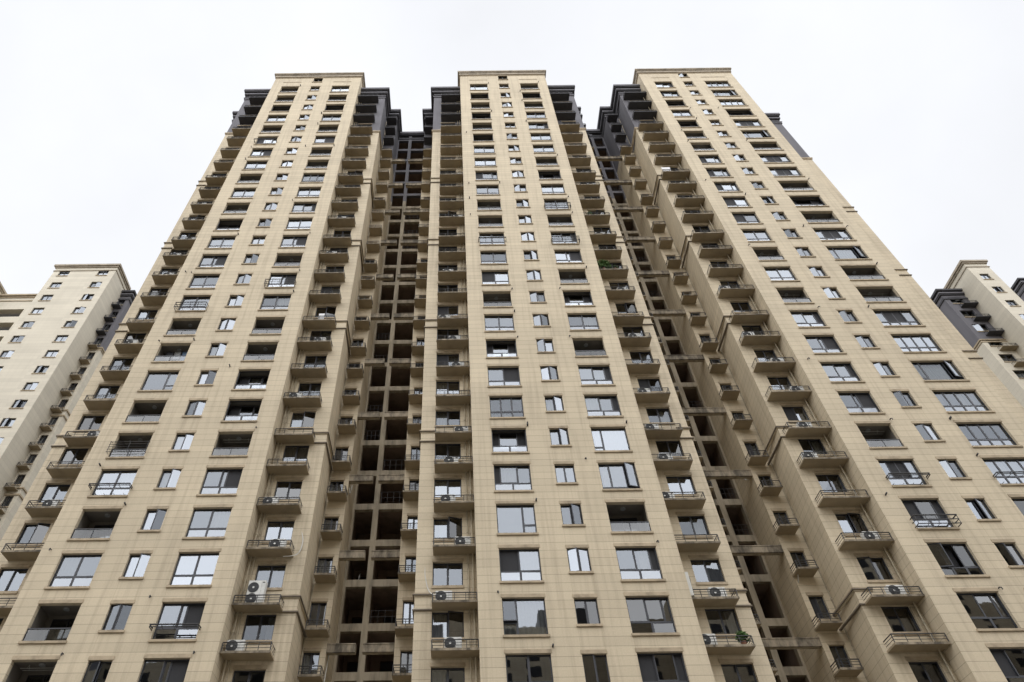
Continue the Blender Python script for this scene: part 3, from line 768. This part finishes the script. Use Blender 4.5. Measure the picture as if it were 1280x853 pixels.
def far_wing(T, x0, x1, y, yb, top, gz, lx, ly, lz, win, outer, k='stone_far'):
    mb = MB()
    holes = [(win[0], win[0] + win[1], z + .95, z + 2.4) for z in lz if z < top - 3.5]
    wall(mb, x0, x1, 0, top, y, holes, k=k, split=gz)
    side(mb, x0, yb, x0, y, 0, top, k, gz); side(mb, x1, y, x1, yb, 0, top, k, gz)
    mb.quad((x0, y, top), (x1, y, top), (x1, yb, top), (x0, yb, top), 'grey')
    mb.box(x0 + .05, x1 - .05, y + .9, y + 1.0, 4, top - .1, 'roomdark')
    put('wing_wall', mb.mesh('wing_wall'), T)
    mb = MB(); l, r = outer
    for a, b, p, kk in ((-1.9, -1.6, .12, 'greydark'), (-1.0, -.8, .2, 'greydark'), (-.8, -.55, .3, 'grey'), (-.25, .1, .42, 'greydark')):
        band(mb, x0, x1, y, yb, top + a, top + b, p, l, r, kk)
    put('cornice', mb.mesh('cornice'), T)
    for q in range(5):
        zz = gz - 12 * q; mb = MB()
        if q == 0:
            for a, p in ((-.5, .08), (-.15, .16)): band(mb, x0, x1, y, yb, zz + a, zz + a + .18, p, l, r, 'sill')
        else:
            for a, p in ((-.85, .13), (.06, .14)): band(mb, x0, x1, y, yb, zz + a, zz + a + .18, p, l, r, 'sill')
        put('moulding', mb.mesh('moulding'), T)
    for i, z in enumerate(lz):
        a, b = ledge_meshes(lx[1] - lx[0], y - ly + .02, z > gz + .2, 'lr')
        o = put('ledge', a, T, (lx[0], ly, z)); put('railing', b, o, (lx[0], ly, z))
        if z < top - 3.5:
            far_window(T, win[0], y, z + .95, win[1], 1.45, ['w', 'wd', 'wL', 'wC', 'w'][i % 5], i % 3)
T = put('apartment_tower', None, None, (-56, 25.5, 0))
tag(T, 'farther pale apartment tower at left behind the row, two columns of small windows', 'apartment tower')
far_bay(T, -60.75, -51.35, 25.5, 30.0, Z(69.9), (-59.85, -53.95), [Z(67.5 - 3 * i) for i in range(22)], seed=2)
far_wing(T, -51.35, -49.75, 29.2, 34, Z(68.0), Z(55.3), (-51.35, -50.15), 28.3, [Z(64.0 - 3 * i) for i in range(18)], (-51.2, .95), (0, 1))
T = put('apartment_block', None, None, (-67, 27, 0))
tag(T, 'pale block with long dark balcony bands at the far left edge', 'apartment block')
mb = MB(); hz = [(-75, -62.6, Z(59.8 - 3 * i), Z(61.5 - 3 * i)) for i in range(18)]
wall(mb, -80, -60.75, 0, Z(64.6), 27, hz, k='stone_far', depth=1.2)
for a in hz: mb.quad((a[0], 28.19, a[2]), (a[1], 28.19, a[2]), (a[1], 28.19, a[3]), (a[0], 28.19, a[3]), 'roomdark')
mb.quad((-80, 27, Z(64.6)), (-60.75, 27, Z(64.6)), (-60.75, 34, Z(64.6)), (-80, 34, Z(64.6)), 'stone_far')
side(mb, -60.75, 27, -60.75, 34, 0, Z(64.6), 'stone_far')
put('wall', mb.mesh('wall'), T)
mb = MB()
for a, b, p in ((-1.3, -1.1, .1), (-.5, -.3, .15), (-.2, .1, .35)): band(mb, -80, -60.75, 27, 34, Z(64.6 + a), Z(64.6 + b), p, 0, 0, 'sill')
put('cornice', mb.mesh('cornice'), T)
m0 = MB()
for k in range(5): m0.box(0, 12.4, 0, .04, .12 + .14 * k, .15 + .14 * k, 'rail')
for k in range(9): m0.box(1.55 * k, 1.55 * k + .04, 0, .04, 0, .74, 'rail')
m0 = m0.mesh('balustrade')
for a in hz: put('balustrade', m0, T, (-75, 27.08, a[2]))
T = put('apartment_tower', None, None, (-71, 25, 0))
tag(T, 'corner of another pale tower top rising above the banded block at the far left', 'apartment tower')
far_bay(T, -78, -68.2, 25.2, 29, Z(66.3), (-77.2, -71), [Z(63.5 - 3 * i) for i in range(20)], seed=5)
T = put('apartment_tower', None, None, (73, 23, 0))
tag(T, 'farther pale apartment tower at right with one window column and grey-topped wing', 'apartment tower')
far_bay(T, 73.25, 76.45, 23.0, 28, Z(64.5), (74.05,), [Z(60.4 - 3 * i) for i in range(20)], w=1.3, h=1.3, seed=3)
far_wing(T, 69.9, 73.25, 26.3, 33, Z(62.0), Z(51.4), (71.2, 73.25), 25.4, [Z(58.2 - 3 * i) for i in range(17)], (70.6, 1.9), (1, 0))
T = put('apartment_tower', None, None, (92, 30, 0))
tag(T, 'grey top corner of a distant tower cut by the right picture edge', 'apartment tower')
far_wing(T, 88.3, 98, 30, 38, Z(69.3), Z(58), (90, 93), 29, [Z(65.5 - 3 * i) for i in range(15)], (90.4, 1.9), (1, 1))

# ------------------------------------------------------------------ towers across the road, behind the viewer (seen in the glass)
for x, y, hh in ((-152, -112, 76), (-112, -116, 70), (-72, -110, 66), (-32, -114, 68), (8, -110, 70), (48, -104, 80), (88, -112, 78), (128, -116, 74)):  # row filled out with unseen towers to block low sky from the lower walls
    T = put('apartment_tower', None, None, (x + 17, y, 0))
    tag(T, 'beige apartment tower across the road, seen only as a reflection in the lower panes', 'apartment tower', 'towers across the road')
    mb = MB(); mb.box(x, x + 37, y - 14, y, 0, hh, 'stone'); mb.box(x + 10, x + 25, y - 12, y - .5, hh, hh + 4, 'grey')
    put('wall', mb.mesh('wall'), T)
    m2 = MB()
    for i in range(int(hh / 3) - 2):
        for xx in (2, 7.5, 13, 20, 25.5, 31): m2.box(x + xx, x + xx + 2.3, y - .02, y + .03, 5 + 3 * i, 6.9 + 3 * i, 'screen')
    o = put('window', m2.mesh('window'), T); o['kind'] = 'stuff'

# ------------------------------------------------------------------ air conditioners, plants, washing
def ac_meshes(tall):
    k = ('ac', tall)
    if k in CACHE: return CACHE[k]
    w, d, h = (.98, .36, 1.42) if tall else (.92, .34, .66)
    bm = bmesh.new(); bmesh.ops.create_cube(bm, size=1)
    for v in bm.verts: v.co = (v.co.x * w, (v.co.y + .5) * d, (v.co.z + .5) * h + .06)
    bmesh.ops.bevel(bm, geom=bm.edges[:], offset=.025, segments=2, affect='EDGES')
    for xx in (-w * .32, w * .32):
        r = bmesh.ops.create_cube(bm, size=1)
        for v in r['verts']: v.co = (v.co.x * .08 + xx, (v.co.y + .5) * d, (v.co.z + .5) * .06)
    # seam of the service panel
    me = bpy.data.meshes.new('casing'); bm.to_mesh(me); bm.free(); me.materials.append(M['ac'])
    mb = MB(); x = -w * .17; fans = []
    for zc in ((.40, 1.05) if tall else (.39,)):
        f = MB(); R = .29
        f.disc((x, -.004, zc), R, 'y', 'acdark', 24)
        for rr in (R, R * .78, R * .56, R * .34):
            f.tube([(x + rr * math.cos(a * math.pi / 12), -.012, zc + rr * math.sin(a * math.pi / 12)) for a in range(25)], .009 if rr < R else .016, 'acdark', 5)
        f.disc((x, -.025, zc), .06, 'y', 'ac', 14)
        for a in range(8):
            c_, s_ = math.cos(a * math.pi / 4), math.sin(a * math.pi / 4)
            f.tube([(x + .05 * c_, -.014, zc + .05 * s_), (x + R * c_, -.014, zc + R * s_)], .006, 'acdark', 5)
        fans.append(f.mesh('fan_grille'))
    p = MB(); p.box(w * .27, w * .275, -.003, .01, .08, h + .03, 'acdark')
    p.box(w * .3, w * .44, -.004, .01, h - .1, h - .04, 'acdark')
    CACHE[k] = (me, fans, p.mesh('service_panel')); return CACHE[k]
def ac(x, y, z, tall, label, rz=0, group=None):
    T = put('air_conditioner', None, None, (x, y, z)); T.rotation_euler = (0, 0, rz)
    tag(T, label, 'air conditioner', group)
    a, f, p = ac_meshes(tall)
    for nm, me in [('casing', a)] + [('fan_grille', q) for q in f] + [('service_panel', p)]:
        o = put(nm, me, T, (x, y, z))
    return T
ORD = dict(zip(range(-2, 20), 'lowest,second,third,fourth,fifth,sixth,seventh,eighth,ninth,tenth,eleventh,twelfth,thirteenth,fourteenth,fifteenth,sixteenth,seventeenth,eighteenth,nineteenth,twentieth,twenty-first,twenty-second'.split(',')))
WN = {'LR': 'left tower\'s right balcony column', 'CL': 'middle tower\'s left balcony column', 'CR': 'middle tower\'s right balcony column', 'RL': 'right tower\'s left balcony column', 'LL': 'left tower\'s outer left balcony column'}
acs = [('LR', -1, -11.75, 0, 'single-fan'), ('LR', 0, -11.3, 1, 'tall twin-fan'), ('LR', 1, -10.65, 0, 'low'), ('LR', 2, -11.65, 0, 'single-fan'), ('LR', 5, -11.6, 0, 'single-fan'), ('LR', 11, -11.3, 0, 'single-fan'), ('LR', 7, -10.7, 0, 'single-fan'),
       ('CL', -1, -.35, 0, 'single-fan'), ('CL', 0, -.85, 0, 'single-fan'), ('CL', 1, .25, 0, 'dark-fan'), ('CL', 3, -.4, 0, 'single-fan'),
       ('CR', -1, 12.95, 0, 'single-fan'), ('CR', 0, 14.25, 0, 'single-fan'), ('CR', 2, 12.98, 0, 'single-fan'),
       ('RL', 4, 23.75, 0, 'single-fan'), ('RL', 1, 24.3, 0, 'single-fan'), ('RL', 7, 23.0, 0, 'single-fan'), ('RL', 0, 24.1, 0, 'single-fan'), ('RL', 9, 22.95, 0, 'single-fan'), ('LL', 4, -24.75, 0, 'single-fan'), ('LL', 7, -25.5, 0, 'single-fan')]
rq = random.Random(5); used = {(a[0], a[1]) for a in acs} | {('CR', 10), ('CR', 13), ('RL', 16), ('LR', 8)}
for wname, xa, xb in (('LR', -11.7, -10.4), ('CL', -.9, .4), ('CR', 13.1, 14.5), ('RL', 23.0, 24.6), ('LL', -25.7, -24.6)):
    for j in range(2, 20):
        if (wname, j) not in used and rq.random() < .33: acs.append((wname, j, rq.uniform(xa, xb), 0, 'single-fan'))
for wname, j, x, tall, kind in acs:
    ac(x, .62, Z(ledgez(j) + .1), tall, '%s air conditioner, %s ledge up, %s' % (kind, ORD[j], WN[wname]), 0, 'air conditioners on the ledges')
ac(12.86, .75, Z(ledgez(0) + .1), 1, 'tall white air conditioner seen end-on on a low ledge of the middle tower', math.radians(80), 'air conditioners on the ledges')

def plant(x, y, z, n, spread, hgt, label, seed):
    rs = random.Random(seed)
    T = put('potted_plant', None, None, (x, y, z)); tag(T, label, 'potted plant', 'plants on the ledges')
    mb = MB(); prof = [(.10, 0), (.15, .22), (.165, .22), (.165, .26), (.14, .26), (.13, .22)]
    N = 14; base = []
    for r, zz in prof:
        base.append(len(mb.v))
        for q in range(N): a = 2 * math.pi * q / N; mb.v.append((r * math.cos(a), r * math.sin(a), zz))
    mi = mb.mi('pot')
    for a, b in zip(base, base[1:]):
        for q in range(N): mb.f.append((a + q, a + (q + 1) % N, b + (q + 1) % N, b + q)); mb.m.append(mi)
    mb.f.append(tuple(base[-1] + q for q in range(N))); mb.m.append(mb.mi('soil'))
    put('pot', mb.mesh('pot'), T, (x, y, z))
    mb = MB(); st = MB()
    for i in range(n):
        a = rs.random() * 6.283; r = spread * rs.random() ** .6; zz = .3 + hgt * rs.random() * (1 - .4 * r / spread)
        c = Vector((r * math.cos(a), .55 * r * math.sin(a), zz))
        u = Vector((rs.gauss(0, 1), rs.gauss(0, 1), rs.gauss(.2, .6))).normalized(); w = u.cross(Vector((rs.gauss(0, 1), rs.gauss(0, 1), rs.gauss(0, 1)))).normalized()
        L = rs.uniform(.09, .17); B = L * .33
        mb.quad(tuple(c - u * L), tuple(c + w * B), tuple(c + u * L), tuple(c - w * B), 'leaf')
    for i in range(9):
        a = i * .7; st.tube([(0, 0, .2), (.3 * spread * math.cos(a), .2 * spread * math.sin(a), .2 + hgt * .5), (.8 * spread * math.cos(a), .4 * spread * math.sin(a), .25 + hgt * .85)], .01, 'leaf', 5)
    put('stem', st.mesh('stem'), T, (x, y, z)); put('foliage', mb.mesh('foliage'), T, (x, y, z))
plant(13.1, .5, Z(ledgez(10) + .1), 520, .72, 1.25, 'bushy green plant spilling over a high ledge on the middle tower\'s right column', 1)
plant(14.1, .55, Z(ledgez(10) + .1), 90, .25, .5, 'small green plant at the right end of the same high ledge as the bushy one', 3)
plant(14.75, .6, Z(ledgez(-1) + .1), 160, .32, .6, 'small round green plant low down at the right end of a ledge, middle tower', 2)
plant(13.3, .6, Z(ledgez(13) + .1), 60, .25, .7, 'thin leggy plant on a ledge high above the bushy one', 4)

# loose white tubes of the air conditioners
def hose(T, pts, r=.035):
    mb = MB(); P = [Vector(p) for p in pts]; out_ = []
    for i in range(len(P) - 1):
        p0, p1, p2, p3 = P[max(i - 1, 0)], P[i], P[i + 1], P[min(i + 2, len(P) - 1)]
        for s in range(6):
            t = s / 6; out_.append(.5 * ((2 * p1) + (p2 - p0) * t + (2 * p0 - 5 * p1 + 4 * p2 - p3) * t * t + (3 * p1 - p0 - 3 * p2 + p3) * t ** 3))
    out_.append(P[-1]); mb.tube(out_, r, 'hose', 7); put('hose', mb.mesh('hose'), T)
hose(left, [(-9.6, 1.36, Z(7.5)), (-9.35, 1.3, Z(6.6)), (-9.5, 1.2, Z(5.7)), (-10.2, .8, Z(5.3))], .03)
hose(middle, [(-1.95, 1.36, Z(5.1)), (-1.95, 1.33, Z(4.3)), (-1.7, 1.3, Z(3.3)), (-1.3, 1.0, Z(2.9))], .03)
hose(right, [(20.9, 5.4, Z(6.3)), (21.0, 4.9, Z(5.4)), (20.85, 4.3, Z(5.2)), (20.9, 3.9, Z(5.9))], .03)
hose(right, [(20.72, 6.0, Z(14.6)), (20.7, 5.3, Z(13.6)), (20.7, 4.8, Z(13.9))], .03)
hose(left, [(-7.62, 5.6, Z(13.8)), (-7.6, 5.0, Z(12.6)), (-7.6, 4.6, Z(12.9))], .03)
hose(left, [(-7.62, 5.2, Z(2.0)), (-7.6, 4.8, Z(.6)), (-7.62, 4.5, Z(-1.5))], .03)
# washing, tubs and a security grille
def cloth(x, y, z, w, h, label, k='white', seed=0):
    rs = random.Random(seed); mb = MB(); n = 12; m = 6; idx = {}
    for i in range(n + 1):
        for j in range(m + 1):
            idx[i, j] = len(mb.v); mb.v.append((w * (i / n - .5) * (1 - .12 * math.sin(j / m * 3)), .03 * math.sin(i * 1.1 + rs.random() * .4) * j / m, -h * j / m * (1 - .06 * math.cos(i * .9))))
    for i in range(n):
        for j in range(m): mb.f.append((idx[i, j], idx[i + 1, j], idx[i + 1, j + 1], idx[i, j + 1])); mb.m.append(mb.mi(k))
    o = put('hanging_cloth', mb.mesh('hanging_cloth'), None, (x, y, z)); md = o.modifiers.new('thick', 'SOLIDIFY'); md.thickness = .012
    tag(o, label, 'cloth')
cloth(22.9, .5, Z(ledgez(16) + 1.25), 1.0, 1.0, 'white washing hung over a railing high in the right tower\'s left column', seed=1)
cloth(-10.9, .45, Z(ledgez(8) + .95), .5, .7, 'pale shirt hung above a ledge high on the left tower\'s right column', seed=2)
for i, (x, b, w, k, h, lab) in enumerate((
        (-22.1, 21, .55, 'frame', .95, 'dark coat hanging at the left in an open loggia of the left tower\'s outer column'),
        (-21.5, 21, .5, 'curtain_grey', .8, 'grey shirt hanging mid-loggia between a dark coat and blue trousers, left tower'),
        (-20.95, 21, .4, 'blue', 1.0, 'blue trousers hanging at the right in the loggia with the dark coat, left tower'),
        (27.3, 54, .5, 'pot', .8, 'reddish shirt hanging in a high open loggia of the right tower'),
        (27.9, 54, .45, 'white', .7, 'white shirt beside the reddish one in a high loggia of the right tower'),
        (28.45, 54, .4, 'blue', .9, 'blue trousers beside the white shirt in a high loggia of the right tower'))):
    cloth(x, .75, Z(b + 2.02), w, h, lab, k, i + 5)
T = put('security_grille', None, None, (-4.8, 7.1, Z(-1.6))); tag(T, 'dark metal security grille closing a landing opening at the bottom, right of the mullion', 'grille')
mb = MB()
for k in range(13): mb.tube([(-5.72 + .13 * k, 7.08, Z(-1.62)), (-5.72 + .13 * k, 7.08, Z(.3))], .014, 'rail', 5)
for k in range(4): mb.tube([(-5.75, 7.07, Z(-1.5 + .55 * k)), (-4.2, 7.07, Z(-1.5 + .55 * k))], .014, 'rail', 5)
put('bars', mb.mesh('bars'), T)
for i, (x, k, lab) in enumerate(((-5.5, 'ac', 'white tub at the left behind the security grille'), (-5.05, 'blue', 'blue tub between two white ones behind the security grille'), (-4.65, 'white', 'white tub at the right behind the security grille'))):
    mb = MB(); N = 16; base = []
    for r, zz in ((.15, 0), (.18, .38), (.2, .38), (.2, .41), (.17, .41), (.14, .05)):
        base.append(len(mb.v))
        for q in range(N): a = 2 * math.pi * q / N; mb.v.append((r * math.cos(a), r * math.sin(a), zz))
    for a, b in zip(base, base[1:]):
        for q in range(N): mb.f.append((a + q, a + (q + 1) % N, b + (q + 1) % N, b + q)); mb.m.append(mb.mi(k))
    mb.f.append(tuple(base[0] + q for q in range(N))); mb.m.append(mb.mi(k)); mb.f.append(tuple(base[-1] + q for q in range(N))); mb.m.append(mb.mi(k))
    tag(put('tub', mb.mesh('tub'), None, (x, 7.34, Z(-1.65))), lab, 'tub')
